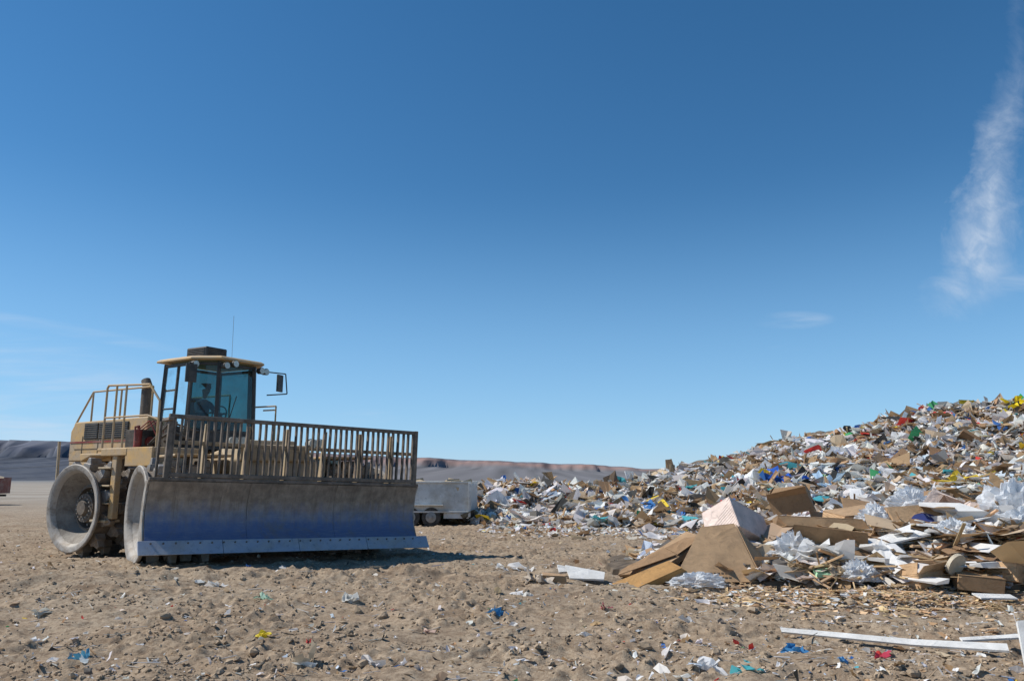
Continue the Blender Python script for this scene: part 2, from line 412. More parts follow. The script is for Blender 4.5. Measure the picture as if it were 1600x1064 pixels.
H2.blobs(np.stack([x, y, h+sz*.25], 1), sz, pal(len(x), bw), .3)
x, y, h = samp(330, (4, 16), (11, 18.5), heap_h, .1); sz = np.clip(rng.lognormal(-1.3, .4, len(x)), .12, .5)
H2.boxes(np.stack([x, y, h+sz*.08], 1), sz, pal(len(x), fw), .5, .25)
x, y, h = samp(480, (3.6, 16), (11.6, 18.0), heap_h, .12); sz = rng.uniform(.3, .85, len(x))
H2.sheets(np.stack([x, y, h+.12+rng.uniform(0,.14,len(x))], 1), sz, pal(len(x), cw/cw.sum())*.9, .32, .10)
x, y, h = samp(230, (4.5, 16), (11.6, 18.0), heap_h, .12); sz = rng.uniform(.2, .6, len(x))
H2.sheets(np.stack([x, y, h+.2+rng.uniform(0,.14,len(x))], 1), sz, np.array([[.86,.86,.85]])*rng.uniform(.85,1.02,(len(x),1)), .4, .22)
ww = np.array([.58,.42,.25])
def wood(n): return np.clip(ww[None]*rng.uniform(.5, 1.4, (n,1))*rng.uniform(.95,1.05,(n,3)), 0, .85)
x, y, h = samp(2000, (4.6, 13), (10.9, 15), heap_h, .0)
H2.sticks(np.stack([x, y, h+.12], 1), rng.uniform(.2, 1.5, len(x))*rng.uniform(.4,1,len(x)), rng.uniform(.015, .06, len(x)), wood(len(x)), .35)
n = 4600; x = rng.normal(5.1, 1.1, n); y = 11.6+rng.normal(0, .6, n); h = ground_h(x, y)
H2.sheets(np.stack([x, y, h+.015], 1), rng.uniform(.02, .10, n), np.where(rng.random((n,1))<.45, wood(n)*1.3, pal(n, fw)), .35, .15)
n = 700; x = rng.normal(5.4, 1.2, n); y = rng.normal(11.4, .6, n)
H2.sticks(np.stack([x, y, ground_h(x, y)+.025], 1), rng.uniform(.08, .4, n), rng.uniform(.01, .03, n), wood(n), .15)
for k in range(38):
    px = rng.uniform(5.2, 9.8); py = rng.uniform(11.9, 14.4)
    H2.boxes(np.array([[px, py, float(heap_h(px, py))+.20]]), np.array([rng.uniform(.4,1.15)]), np.array([[.86,.85,.83]])*rng.uniform(.85,1.02), .22, .045, (.12,.5))
H2.obj("garbage_heap", M_debris)

# loose litter
L = Soup()
def scat(n, xr, yr):
    y = yr[0]+(yr[1]-yr[0])*rng.random(n)**1.4; x = rng.uniform(-.78, .78, n)*y*1.0; return x, y
x, y = scat(7500, None, (6.3, 27)); sz = np.clip(rng.lognormal(-3.7, .6, len(x)), .008, .12)
k = rng.random(len(x)) < (.6+.4*(x > 0)); x, y, sz = x[k], y[k], sz[k]
L.sheets(np.stack([x, y, ground_h(x, y)+sz*.3], 1), sz, pal(len(x)), .6, .3)
x, y = scat(1600, None, (6.0, 20))
L.sticks(np.stack([x, y, ground_h(x, y)+.01], 1), rng.uniform(.04, .28, len(x)), rng.uniform(.004, .012, len(x)), pal(len(x))*.7, .2)
n = 2200; x = rng.uniform(-1, 11, n); y = np.interp(x, fx, fy)-np.abs(rng.normal(0, 1.8, n)); sz = np.clip(rng.lognormal(-2.3, .5, n), .03, .4)
L.sheets(np.stack([x, y, ground_h(x, y)+sz*.2], 1), sz, pal(n), .6)
for (px, py, s, c, k) in [(-2.17,10.7,.12,(.84,.82,.76),6),(-4.54,12.4,.13,(.84,.83,.80),5),(-3.38,11.1,.09,(.5,.70,.54),5),(-3.97,7.4,.09,(.10,.35,.52),5),
        (-2.6,8.6,.08,(.75,.6,.05),7),(-.19,9.7,.09,(.06,.27,.55),6),(2.7,7.8,.08,(.06,.27,.55),6),(3.4,7.5,.06,(.55,.05,.1),4),(-2.1,8.4,.04,(.55,.05,.05),3),(1.2,10.5,.06,(.45,.12,.15),4),
        (0,14.9,.22,(.86,.85,.82),7),(2.45,16,.16,(.84,.83,.8),5),(.35,12.8,.2,(.6,.52,.43),5),(1.7,7.1,.10,(.84,.84,.84),9),(2.0,6.95,.07,(.08,.45,.5),5),(-5.9,10.2,.1,(.6,.6,.55),4),(-1.3,7.3,.09,(.7,.65,.6),6),(2.9,7.2,.06,(.15,.4,.7),4),(-1.9,7.3,.12,(.4,.33,.24),6),
        (.2,11.4,.08,(.8,.78,.72),5),(-1.1,12.2,.08,(.8,.76,.7),5),(2.0,9.3,.07,(.8,.78,.75),5),(-.9,9.0,.06,(.7,.5,.4),4)]:
    xx = px+rng.normal(0, s*.55, k); yy = py+rng.normal(0, s*.55, k)
    L.sheets(np.stack([xx, yy, ground_h(xx, yy)+s*.35], 1), np.full(k, s)*rng.uniform(.6, 1.3, k), np.tile(np.array(c), (k,1))*rng.uniform(.8,1.05,(k,1)), .9, .35)
L.obj("litter", M_debris)
# dirt clods
D = Soup(); x, y = scat(52000, None, (5.8, 26)); sz = np.clip(rng.lognormal(-3.85, .62, len(x)), .008, .15)
k = perlin(x/1.5, y/.8, 51)+rng.normal(0, .3, len(x)) > 0; x, y, sz = x[k], y[k], sz[k]
dc = np.array([.34,.26,.18])[None]*rng.uniform(.65, 1.3, (len(x),1))
D.blobs(np.stack([x, y, ground_h(x, y)+sz*.10], 1), sz, dc, .17)
D.obj("dirt_clods", M_clod)

# ------------------------------------------------------------------ foreground objects
def cardboard_box(name, loc, rot, d, mat, flaps=(50,50,-30,-30), closed=False):
    l, w, h = d; b = MB(); t = .012
    b.box((0,0,0), (l, w, t)); b.box((0,-w/2+t/2,h/2), (l-.002, t, h)); b.box((0,w/2-t/2,h/2), (l-.002, t, h))
    b.box((-l/2+t/2,0,h/2), (t, w-2*t-.002, h)); b.box((l/2-t/2,0,h/2), (t, w-2*t-.002, h))
    if closed: b.box((0,0,h+t/2+.002), (l+.004, w+.004, t))
    else:
        fl = w*.45
        for i, a in enumerate(flaps):
            a = math.radians(a); s = math.sin(a)*fl/2; c = math.cos(a)*fl/2
            if i == 0: b.box((0,-w/2-s,h+c), (l*.98, t, fl), (a,0,0))
            if i == 1: b.box((0,w/2+s,h+c), (l*.98, t, fl), (-a,0,0))
            if i == 2: b.box((-l/2-s,0,h+c), (t, w*.95, fl), (0,-a,0))
            if i == 3: b.box((l/2+s,0,h+c), (t, w*.95, fl), (0,a,0))
    sd = loc[0]*3.7
    b.v = [(x+.05*d[0]*math.sin(3*z/h+sd+y*2), y+.06*w*math.sin(2.3*x/l*2+sd*1.7), z+.10*h*math.sin(3*x/l+2*y/w+sd)) for (x, y, z) in b.v]
    o = b.obj(name, mat, loc=loc, rot=[math.radians(v) for v in rot], bevel=.004); return o
def slab(name, pts, mat, th=.02, sub=3, crumple=.015):
    b = MB(); r = random.Random(len(name)+int(pts[0][0][0]*100))
    for qd in pts:
        A, B, C, Dd = [Vector(p) for p in qd]; n = 6; k = len(b.v)
        nrm = (B-A).cross(Dd-A).normalized()
        for j in range(n+1):
            for i in range(n+1):
                u = i/n; v = j/n; p = A*(1-u)*(1-v)+B*u*(1-v)+C*u*v+Dd*(1-u)*v
                e = 0 if (i in (0,n) or j in (0,n)) else r.uniform(-1,1)*crumple
                b.v.append(tuple(p+nrm*e))
        for j in range(n):
            for i in range(n): a = k+j*(n+1)+i; b.f.append((a, a+1, a+n+2, a+n+1))
    return b.obj(name, mat, solid=th, smooth=True)
bc = slab("cardboard_box", [[(2.55,12.75,.06),(4.02,12.9,.03),(3.80,13.55,.90),(3.20,13.5,.84)],
                            [(4.04,12.9,.03),(4.55,13.4,.02),(4.10,13.75,.60),(3.82,13.55,.90)],
                            [(3.20,13.52,.85),(3.80,13.57,.91),(3.9,13.9,.80),(3.25,13.9,.66)]], M_card, .015, crumple=.025)
pr = MB()
for i in range(9): pr.box((2.95+i*.062, 12.842+i*.007, .17), (.04 if i%3 else .05, .006, .035), (math.radians(-37),0,math.radians(6)))
pr.obj("print", M_ink, parent=bc)
cardboard_box("cardboard_box", (2.22,12.9,.05), (12,-17,22), (1.1,.40,.10), M_card3, closed=True)
cardboard_box("cardboard_box", (2.70,13.6,.34), (8,-24,28), (1.3,.55,.08), M_card, closed=True)
cardboard_box("cardboard_box", (2.35,13.8,.2), (-10,-20,40), (.9,.6,.05), M_card2, closed=True)
slab("cardboard_box", [[(1.75,13.25,.10),(2.75,13.35,.42),(2.6,13.65,.50),(1.85,13.5,.16)],[(2.77,13.35,.42),(3.25,13.55,.70),(3.0,13.8,.66),(2.62,13.65,.50)]], M_card2, .012, crumple=.03)
cardboard_box("foam_box", (4.10,14.35,.52), (-30,20,32), (1.0,.7,.55), M_pink, closed=True)
cardboard_box("cardboard_box", (5.8,16.3,1.0), (5,-10,-25), (.8,.45,.35), M_card2)
cardboard_box("cardboard_box", (5.65,14.6,.76), (-8,3,-8), (1.45,.8,.16), M_card, closed=True)
cardboard_box("cardboard_box", (5.35,13.5,.30), (-15,8,-20), (1.15,.7,.22), M_card2)
cardboard_box("cardboard_box", (6.55,15.2,.85), (10,-5,15), (.9,.6,.2), M_card, closed=True)
ob = cardboard_box("cardboard_box", (7.35,14.3,.80), (50,-6,8), (1.05,.75,.18), M_card, closed=True)
e = MB(); e.v = [(.25*math.cos(t*.2618), .15*math.sin(t*.2618), .225) for t in range(24)]; e.f = [tuple(range(24))]
e.obj("printed_oval", M_blue, parent=ob)
cardboard_box("foam_box", (8.1,14.6,.88), (20,-38,10), (.5,.42,.36), M_pink)
cardboard_box("foam_box", (8.7,14.7,.88), (-12,15,-20), (.5,.42,.3), M_pink, closed=True)
cardboard_box("cardboard_box", (6.9,11.95,.06), (4,8,-15), (.62,.42,.20), M_card2, closed=True)
cardboard_box("cardboard_box", (6.2,12.15,.08), (-6,-10,20), (.5,.4,.2), M_card)
cardboard_box("cardboard_box", (7.6,12.2,.10), (0,12,35), (.6,.45,.25), M_card, closed=True)
cardboard_box("cardboard_box", (.68,12.9,.02), (3,2,-5), (.38,.2,.12), M_card, closed=True)
for i, (x, y, z, l, r) in enumerate([(6.5,13.7,.62,1.0,(12,6,20)),(5.9,13.0,.38,.8,(-5,14,-30)),(7.9,13.6,.75,1.1,(20,-8,35)),(4.8,14.3,.5,.8,(20,20,10)),(7.2,15.9,1.05,1.,(30,10,-10))]):
    cardboard_box("cardboard_box", (x, y, z), r, (l, .5, .04), (M_card, M_card2, M_card3)[i % 3], closed=True)
r = MB(); r.cyl((0,0,0), (.42,.1,.1), .11, 20); r.cyl((.43,.1,.1), (.44,.1,.1), .06, 20); r.obj("foam_roll", M_pink, loc=(4.5,12.85,.13), smooth=True, bevel=.01)
r = MB(); r.cyl((0,0,0), (.9,.25,.3), .16, 20); r.obj("foam_roll", M_pink, loc=(11.6,17.4,1.5), smooth=True, bevel=.01)
slab("foam_sheet", [[(4.75,12.5,.18),(5.4,12.55,.15),(5.45,12.9,.28),(4.8,12.9,.30)]], M_green, .05, crumple=.03)
slab("foam_sheet", [[(.95,13.2,.05),(1.5,13.1,.04),(1.55,13.4,.12),(.9,13.55,.22)],[(.8,13.6,.1),(1.2,13.7,.12),(1.1,13.8,.14),(.78,13.8,.2)]], M_wfoam, .03)
slab("foam_sheet", [[(6.0,12.9,.60),(6.9,13.1,.76),(6.7,13.5,.84),(5.8,13.2,.60)]], M_wfoam, .03)
slab("foam_sheet", [[(8.7,12.7,.58),(9.6,12.9,.66),(9.4,13.3,.80),(8.5,13.2,.75)]], M_wfoam, .03)
slab("foam_sheet", [[(6.4,11.0,.06),(6.9,11.0,.05),(6.95,11.25,.07),(6.45,11.3,.08)]], M_wfoam, .02)
d_ = MB(); d_.cyl((0,0,0), (.02,-.05,.01), .17, 28); d_.obj("wooden_disc", card_mat("pale_wood", (.66,.57,.43)), loc=(6.6,11.95,.42), rot=(.6,.2,.1))
slab("plastic_trim", [[(2.86,8.62,.06),(3.95,8.0,.05),(3.97,8.07,.09),(2.86,8.66,.10)],[(3.95,8.0,.05),(4.62,7.58,.08),(4.68,7.70,.12),(3.97,8.07,.09)],[(4.4,7.95,.10),(5.2,7.85,.16),(5.2,7.93,.18),(4.4,8.0,.12)]], M_wfoam, .02, crumple=.004)
slab("foam_sheet", [[(4.22,6.72,.02),(5.0,6.7,.03),(5.1,7.2,.45),(4.45,7.15,.42)]], M_wfoam, .03)
def film(name, loc, r, h, seed):
    b = MB(); n = 44; m_ = 20
    for j in range(m_+1):
        ph = math.pi/2*j/m_
        for i in range(n):
            t = 2*math.pi*i/n
            k = 1+.55*float(perlin(math.cos(t)*2.2+seed, math.sin(t)*2.2+ph*2, seed))+.25*float(perlin(i*.45, j*.45, seed+1))+.10*float(perlin(i*.9, j*.9, seed+2))
            b.v.append((r*k*math.cos(ph)*math.cos(t), r*k*math.cos(ph)*math.sin(t)*.7, h*k*math.sin(ph)))
    for j in range(m_):
        for i in range(n): i2 = (i+1) % n; b.f.append((j*n+i, j*n+i2, (j+1)*n+i2, (j+1)*n+i))
    return b.obj(name, M_film, loc=loc, smooth=False)
film("plastic_film", (9.1,14.2,.85), .7, .62, 3); film("plastic_film", (8.8,13.6,.75), .45, .32, 5)
film("plastic_film", (4.85,13.5,.30), .45, .42, 8); film("plastic_film", (2.9,12.65,.02), .42, .16, 12); film("plastic_film", (6.6,14.4,.9), .30, .28, 15)
film("plastic_film", (5.4,12.4,.12), .26, .24, 17); film("plastic_film", (7.4,13.3,.75), .3, .22, 21); film("plastic_film", (7.9,15.6,1.1), .4, .3, 23)

# ------------------------------------------------------------------ landfill compactor
comp = empty("landfill_compactor")
PH, PR = math.radians(37), math.radians(60)
FF = empty("front_frame", (-5.243,16.844,0), (0,0,math.pi+PH), comp)
RF = empty("rear_frame", (-8.36,19.42,0), (0,0,math.pi+PR), comp)
def wheel(name, parent, sgn, half=2.55, zc=.98):
    w = empty(name, (0,0,zc), (random.uniform(0,1),0,0), parent)
    x1 = half; x0 = half-1.3
    MB().lathe_x([(x0,.3),(x0,.84),(x1-.03,.84)], (0,0,0), 56, sgn).obj("drum", M_drum, w, smooth=True)
    MB().lathe_x([(x1-.05,.83),(x1-.05,.94),(x1,.95),(x1+.015,.93),(x1+.005,.84),(x1-.02,.80),(x1-.10,.76)], (0,0,0), 72, sgn).obj("rim_ring", M_steel, w, smooth=True)
    MB().lathe_x([(x1-.10,.765),(x1-.12,.74),(x1-.40,.52),(x1-.42,.44)], (0,0,0), 72, sgn).obj("side_plate", M_dish if 'rear' in name else M_steel, w, smooth=True)
    MB().lathe_x([(x1-.42,.48),(x1-.36,.47),(x1-.36,.44),(x1-.5,.42),(x1-.5,.33),(x1-.28,.31),(x1-.28,.17),(x1-.20,.15),(x1-.20,.0)], (0,0,0), 40, sgn).obj("hub", M_drum, w, smooth=True)
    b = MB()
    for i in range(16):
        t = i*math.pi/8; b.cyl((sgn*(x1-.51), .385*math.cos(t), .385*math.sin(t)), (sgn*(x1-.44), .385*math.cos(t), .385*math.sin(t)), .026, 6)
        b.cyl((sgn*(x1-.29), .24*math.cos(t), .24*math.sin(t)), (sgn*(x1-.24), .24*math.cos(t), .24*math.sin(t)), .020, 6)
    b.obj("bolts", M_cleat, w)
    b = MB()
    for row in range(4):
        xx = sgn*(x0+.12+row*.3)
        for i in range(11):
            t = (i+.5*(row % 2))*2*math.pi/11
            R = Matrix.Rotation(t, 3, 'X'); k = len(b.v)
            for (z, sx, sy) in ((.83,.12,.14),(.97,.105,.12),(.97,.08,.095),(1.10,.065,.04)):
                for (a, c) in ((-1,-1),(1,-1),(1,1),(-1,1)):
                    p = R@Vector((a*sx, c*sy, z)); b.v.append((xx+p.x, p.y, p.z))
            for l in range(3):
                for m_ in range(4): a = k+l*4+m_; c = k+l*4+(m_+1) % 4; b.f.append((a, c, c+4, a+4))
            b.f.append((k+12, k+13, k+14, k+15))
    b.obj("cleats", M_cleat, w, bevel=.008)
    return w
for s in (1, -1):
    wheel("front_wheel", FF, s); wheel("rear_wheel", RF, s, 2.5, 1.04)
    MB().cyl((s*.5,0,0.98), (s*2.0,0,.98), .28, 20).obj("axle", M_grime, FF, smooth=True)
    MB().cyl((s*.5,0,1.04), (s*2.0,0,1.04), .28, 20).obj("axle", M_grime, RF, smooth=True)
# --- blade
BL = empty("blade", (0,.28,0), (0,math.radians(-1.5),0), FF)
zb = .28; xl, xr = 2.68, -2.84
front = [(1.13,.20),(1.03,.36),(.96,.54),(.93,.74),(.945,.94),(1.0,1.12),(1.08,1.29)]
def blade_sheet(xa, xb):
    b = MB(); xsn = np.linspace(xa, xb, 15)
    pts = np.array(front); tt = np.linspace(0, len(pts)-1, 28)
    P = [(np.interp(t, range(len(pts)), pts[:,0]), np.interp(t, range(len(pts)), pts[:,1])) for t in tt]
    for (yy, zz) in P:
        for xx in xsn: b.v.append((xx, yy+.016*float(perlin(xx*1.1, zz*2, 77))+.006*float(perlin(xx*4, zz*4, 78)), zz+zb))
    m_ = len(xsn)
    for j in range(len(P)-1):
        for i in range(m_-1): a = j*m_+i; b.f.append((a, a+1, a+m_+1, a+m_))
    return b
cuts = [xr, -.95, .85, xl]
for a, c in zip(cuts[:-1], cuts[1:]): blade_sheet(a+.003, c-.003).obj("moldboard", M_blade, BL, smooth=True, solid=.05)
b = MB(); ea_, eb_ = xr-.26, xl+.12
for i in range(4):
    a = ea_+i*(eb_-ea_)/4; c = a+(eb_-ea_)/4-.008
    b.prism([(1.155,.235+zb),(1.31,.0+zb),(1.27,-.01+zb),(1.10,.20+zb)], a, c)
b.obj("cutting_edge", M_edge, BL, bevel=.006)
b = MB()
for i in range(26): x_ = xr+.1+i*(xl-xr-.2)/25; b.cyl((x_,1.17,.17+zb), (x_,1.205,.195+zb), .017, 8)
b.obj("edge_bolts", M_bar, BL)
b = MB()
for x_ in (xl, xr):
    b.prism([(1.13,.2+zb),(1.24,.1+zb),(1.0,.02+zb),(.80,.3+zb),(.78,.9+zb),(.92,1.3+zb),(1.10,1.3+zb),(1.0,1.1+zb),(.95,.74+zb),(1.0,.45+zb)], x_+(.006 if x_ > 0 else -.036), x_+(.036 if x_ > 0 else -.006))
b.obj("end_plates", M_steel, BL, bevel=.004)
MB().box((( xl+xr)/2,1.055,1.32+zb), (xl-xr+.04,.13,.06)).obj("top_lip", M_bar, BL, bevel=.01)
b = MB()
for z_ in (.45,.85,1.2): b.box(((xl+xr)/2, .845, z_+zb), (xl-xr-.1,.10,.12))
for i in range(8): b.box((xr+.3+i*(xl-xr-.6)/7, .83, .75+zb), (.05,.12,1.0))
b.obj("blade_ribs", M_tan, BL, bevel=.01)
# trash rack
sx0, sx1 = -2.76, 2.42; zt = 2.75; z0 = 1.35+zb
b = MB(); nb = 42
for i in range(nb):
    x_ = sx0+.06+i*(sx1-sx0-.12)/(nb-1); b.box((x_+random.uniform(-.008,.008), 1.07, (z0+zt)/2), (.034,.07,zt-z0-.02), (random.uniform(-.01,.01),random.uniform(-.012,.012),0))
b.obj("rack_bars", M_bar, BL)
b = MB(); b.box(((sx0+sx1)/2,1.07,zt), (sx1-sx0,.10,.075)); b.box(((sx0+sx1)/2,1.07,z0+.05), (sx1-sx0,.105,.08))
b.box((sx0,1.07,(z0+zt)/2), (.09,.11,zt-z0+.085)); b.box((sx1,1.07,(z0+zt)/2), (.09,.11,zt-z0+.085))
b.box((sx1+.14,.9,(z0+zt)/2-.05), (.03,.06,zt-z0-.1)); b.box((sx1+.1,.8,(z0+zt)/2-.05), (.03,.06,zt-z0-.1)); b.box((sx1+.04,1.0,zt-.06),(.1,.5,.06))
b.obj("rack_frame", M_bar, BL, bevel=.012)
b = MB()
for x_ in (1.75,.95,.15,-.65,-1.45,-2.2): b.prism([(1.02,zt-.1),(.96,zt-.1),(.80,z0),(1.02,z0)], x_-.035, x_+.035)
b.box(((sx0+sx1)/2, .98, 2.28), (sx1-sx0-.1,.07,.07))
b.obj("rack_braces", M_tan, BL, bevel=.008)
b = MB()
for s in (-1, 1):
    b.beam((s*.95,-.3,.75), (s*1.1,1.03,.72), .22, .3)
    b.beam((s*.42,-.4,1.75), (s*.5,1.0,1.15), .14, .14)
b.obj("push_arms", M_tan, FF, bevel=.02)
b = MB()
for s in (-1, 1): b.cyl((s*.75,-.1,2.05), (s*.75,.45,1.5), .085, 14)
b.obj("lift_cylinders", M_yel, FF, smooth=True)
b = MB()
for s in (-1, 1): b.cyl((s*.75,.45,1.5), (s*.75,.98,1.06), .045, 12)
b.obj("cylinder_rods", M_chrome, FF, smooth=True)
b = MB(); b.prism([(.55,.75),(.6,1.5),(.35,2.05),(-.2,2.3),(-1.2,2.2),(-1.9,1.5),(-1.9,.7)], -.95, .95)
b.box((0,.2,2.2),(1.5,.5,.35)); b.box((0,-.5,2.42),(1.2,.9,.14))
b.obj("front_body", M_tan, FF, bevel=.04)
b = MB(); b.box((1.55,.0,2.12),(1.1,1.5,.05)); b.box((1.55,-.95,1.95),(1.1,.05,.4),(math.radians(40),0,0)); b.box((-1.55,.0,2.12),(1.1,1.5,.05)); b.box((-1.55,-.95,1.95),(1.1,.05,.4),(math.radians(40),0,0))
b.obj("front_fenders", M_yel, FF, bevel=.015)
b = MB()
for x_ in (-.95,-.75,.75,.95): b.cyl((x_,.48,2.42),(x_,.60,2.42), .09, 18)
b.obj("headlamps", M_lens, FF, smooth=True)
b = MB()
for x_ in (-.95,-.75,.75,.95): b.cyl((x_,.36,2.42),(x_,.485,2.42), .10, 18, r2=.105)
b.box((0,.4,2.3),(2.2,.06,.05)); b.obj("headlamp_housings", M_blk, FF, smooth=True)
# --- rear frame
b = MB(); b.box((0,-.3,1.35),(1.5,4.2,1.3)); b.box((0,1.9,1.3),(1.1,1.2,1.0)); b.cyl((0,2.4,.75),(0,2.4,1.85),.22,16)
b.obj("chassis", M_grime, RF, bevel=.04)
b = MB(); b.prism([(-2.62,2.10),(-2.62,2.85),(-2.45,3.08),(.45,3.12),(.45,2.10)], -1.15, 1.15); b.obj("engine_hood", M_yel, RF, bevel=.03)
b = MB()
for y_ in (-2.08,-1.425,-.825,-.2): b.box((1.1535,y_,2.42),(.012,.014,.60))
b.box((1.1535,-1.1,2.40),(.012,2.6,.012)); b.obj("panel_seams", M_grime, RF)
b = MB(); b.prism([(-2.60,2.10),(-2.62,1.75),(-2.35,1.75),(-1.35,2.06)], -1.14, 1.14); b.prism([(1.1,2.08),(.98,2.08),(1.25,1.1),(1.4,1.1)], .7, 1.14)
for s in (1,-1):
    b.prism([(-1.35,2.07),(-.95,2.2),(.9,2.2),(1.15,2.07),(1.15,2.26),(-1.4,2.26)], s*1.16, s*2.2 if s < 0 else 1.6)
b.obj("rear_fender", M_yel, RF, bevel=.02)
b = MB()
for (a, c) in ((-2.0,-1.45),(-1.4,-.85),(-.8,-.25)):
    b.box((1.165,(a+c)/2,2.83),(.03,c-a,.40))
b.box((0,-2.635,2.5),(1.8,.03,.6)); b.obj("grilles", M_blk, RF, bevel=.006)
b = MB()
for (a, c) in ((-2.0,-1.45),(-1.4,-.85),(-.8,-.25)):
    for k in range(7): b.box((1.185,(a+c)/2,2.67+k*.052),(.015,c-a-.04,.014),(0,.5,0))
b.obj("grille_slats", M_grime, RF)
b = MB(); b.quad([(1.1625,-2.6,2.55),(1.1625,-.2,2.55),(1.1625,-.2,2.59),(1.1625,-2.6,2.59)]); b.obj("red_stripe", M_red, RF)
b = MB()
for (p, r) in (((.95,.05),.135),((.55,-.5),.09)):
    b.cyl((p[0],p[1],3.05),(p[0],p[1],3.85), r, 20); b.cyl((p[0],p[1],3.85),(p[0],p[1]-.10,4.02), r*.85, 20, r*.8)
b.obj("exhaust_stack", M_drum, RF, smooth=True)
b = MB(); b.box((1.75,1.35,2.30),(1.1,1.9,.06)); b.box((2.22,1.05,1.55),(.14,.16,1.45)); b.box((2.28,1.05,2.24),(.1,.9,.16)); b.box((1.9,1.9,2.0),(.5,.1,.55)); b.box((2.29,1.9,2.13),(.06,.9,.4)); b.box((-1.75,1.35,2.30),(1.1,1.9,.06))
b.box((1.65,2.31,2.1),(1.2,.06,.45))
b.obj("platform", M_yel, RF, bevel=.015)
b = MB(); b.box((2.2,.75,.78),(.35,.55,.05)); b.box((2.2,.8,1.15),(.3,.45,.04)); b.box((2.2,.8,1.52),(.3,.45,.04)); b.box((2.2,.8,1.9),(.3,.45,.04)); b.box((2.2,.55,1.3),(.05,.05,1.1))
b.obj("steps", M_tan, RF, bevel=.01)
r = .024; b = MB()
b.tube([(1.12,-2.5,3.0),(1.12,-2.35,3.2),(1.12,-1.85,3.82),(1.12,.5,3.82),(1.12,.5,3.1)], r)
for y_ in (-1.85,-.7): b.tube([(1.12,y_,3.82),(1.12,y_,3.08)], r)
b.tube([(-1.12,-2.3,3.1),(-1.12,-1.85,3.82),(-1.12,.5,3.82),(-1.12,.5,3.1)], r)
b.tube([(2.25,.5,2.3),(2.25,.5,3.66),(2.25,.55,3.72),(2.25,2.0,3.66),(2.2,2.3,3.3),(2.2,2.3,2.33)], r)
for y_ in (.85,1.2): b.tube([(2.25,y_,2.33),(2.25,y_,3.7)], r)
b.tube([(2.25,.5,3.0),(2.25,2.0,3.0),(2.2,2.3,2.9)], r*.9)
b.tube([(-1.25,1.3,2.33),(-1.25,1.3,3.48),(-1.45,1.85,3.5),(-1.45,1.85,2.33)], r*.85); b.tube([(-1.0,1.9,3.35),(-1.45,1.85,3.4)], r*.8)
b.obj("handrails", M_yel, RF, smooth=True)
b = MB(); b.cyl((1.75,1.0,2.34),(1.75,1.0,2.75),.085,16); b.cyl((1.75,1.0,2.75),(1.75,1.0,2.85),.03,10); b.cyl((1.5,.75,2.5),(1.5,1.1,2.5),.11,16); b.tube([(1.75,1.0,2.83),(1.9,1.1,2.8),(1.9,1.15,2.5)],.02)
for k in range(3): b.tube([(1.6+k*.08,1.02,2.75),(1.5+k*.1,1.3,2.95),(1.4+k*.12,1.5,2.6)],.014)
b.obj("fire_extinguisher", M_red, RF, smooth=True)
b = MB(); b.box((1.5,.8,2.55),(.5,.5,.42)); b.cyl((1.3,1.5,2.5),(1.3,1.5,2.95),.14,16); b.box((1.2,1.3,2.6),(.35,.4,.5)); b.tube([(1.6,1.2,2.4),(1.5,1.8,2.7),(1.1,2.1,2.5)],.03); b.tube([(1.7,1.3,2.4),(1.6,1.9,2.9),(1.1,2.2,2.7)],.025)
b.obj("equipment_box", M_grime, RF, bevel=.02)
MB().cyl((1.3,-2.75,1.4),(1.25,-2.9,2.6),.035,8).obj("marker_rod", M_tan, RF)
b = MB()
for k in range(14):
    b.box((random.uniform(.6,1.1), random.uniform(-.9,1.8), random.uniform(.8,1.9)), (random.uniform(.15,.4),random.uniform(.15,.5),random.uniform(.1,.35)))
for k in range(6):
    y_ = random.uniform(1.2,2.3); b.tube([(.7,y_,1.1+k*.12),(1.0,y_+.3,1.2+k*.1),(.8,y_+.8,1.0+k*.12)], .025)
b.obj("drivetrain", M_grime, RF, bevel=.01)
# --- cab
CAB = empty("cab", (0,0,0), (0,0,0), RF)
fp = [(.85,.42),(.92,1.52),(.56,2.08),(-.56,2.08),(-.92,1.52),(-.85,.42)]; cc_ = (0,1.2)
def lv(i, z):
    s = 1-.065*(z-2.4)/2.0; x_, y_ = fp[i % 6]; return Vector((cc_[0]+(x_-cc_[0])*s, cc_[1]+(y_-cc_[1])*s, z))
b = MB()
for i in range(6): b.beam(lv(i,2.33), lv(i,4.38), .085, .085)
for i in range(6):
    for z_ in (2.75, 4.33): b.beam(lv(i,z_), lv(i+1,z_), .07, .07)
A = (lv(0,2.7)+lv(1,2.7))/2; B_ = (lv(0,4.35)+lv(1,4.35))/2; b.beam(A, B_, .06, .06)
b.beam(lv(0,3.3), (lv(0,3.3)+lv(1,3.3))/2, .04)
b.obj("cab_frame", M_blk, CAB, bevel=.012)
b = MB()
for i in range(6): b.quad([lv(i,2.33), lv(i+1,2.33), lv(i+1,2.74), lv(i,2.74)])
b.obj("cab_lower_panels", M_blk, CAB, solid=.03)
b = MB(); b.v = [tuple(lv(i,2.36)) for i in range(6)]; b.f = [tuple(range(6))]; b.obj("cab_floor", M_blk, CAB, solid=.04)
b = MB()
for i in range(6): b.quad([lv(i,2.76), lv(i+1,2.76), lv(i+1,4.34), lv(i,4.34)])
b.obj("windows", M_glass, CAB)
rp = [(.95,.30),(1.0,1.62),(.64,2.24),(-.64,2.24),(-1.0,1.62),(-.95,.30)]
b = MB(); k = 0
for z_, s in ((4.41,1.),(4.455,1.),(4.50,.93)):
    for (x_, y_) in rp: b.v.append((x_*s, 1.2+(y_-1.2)*s, z_))
for l in range(2):
    for i in range(6): a = l*6+i; c = l*6+(i+1) % 6; b.f.append((a, c, c+6, a+6))
b.f += [tuple(range(5,-1,-1)), tuple(range(12,18))]
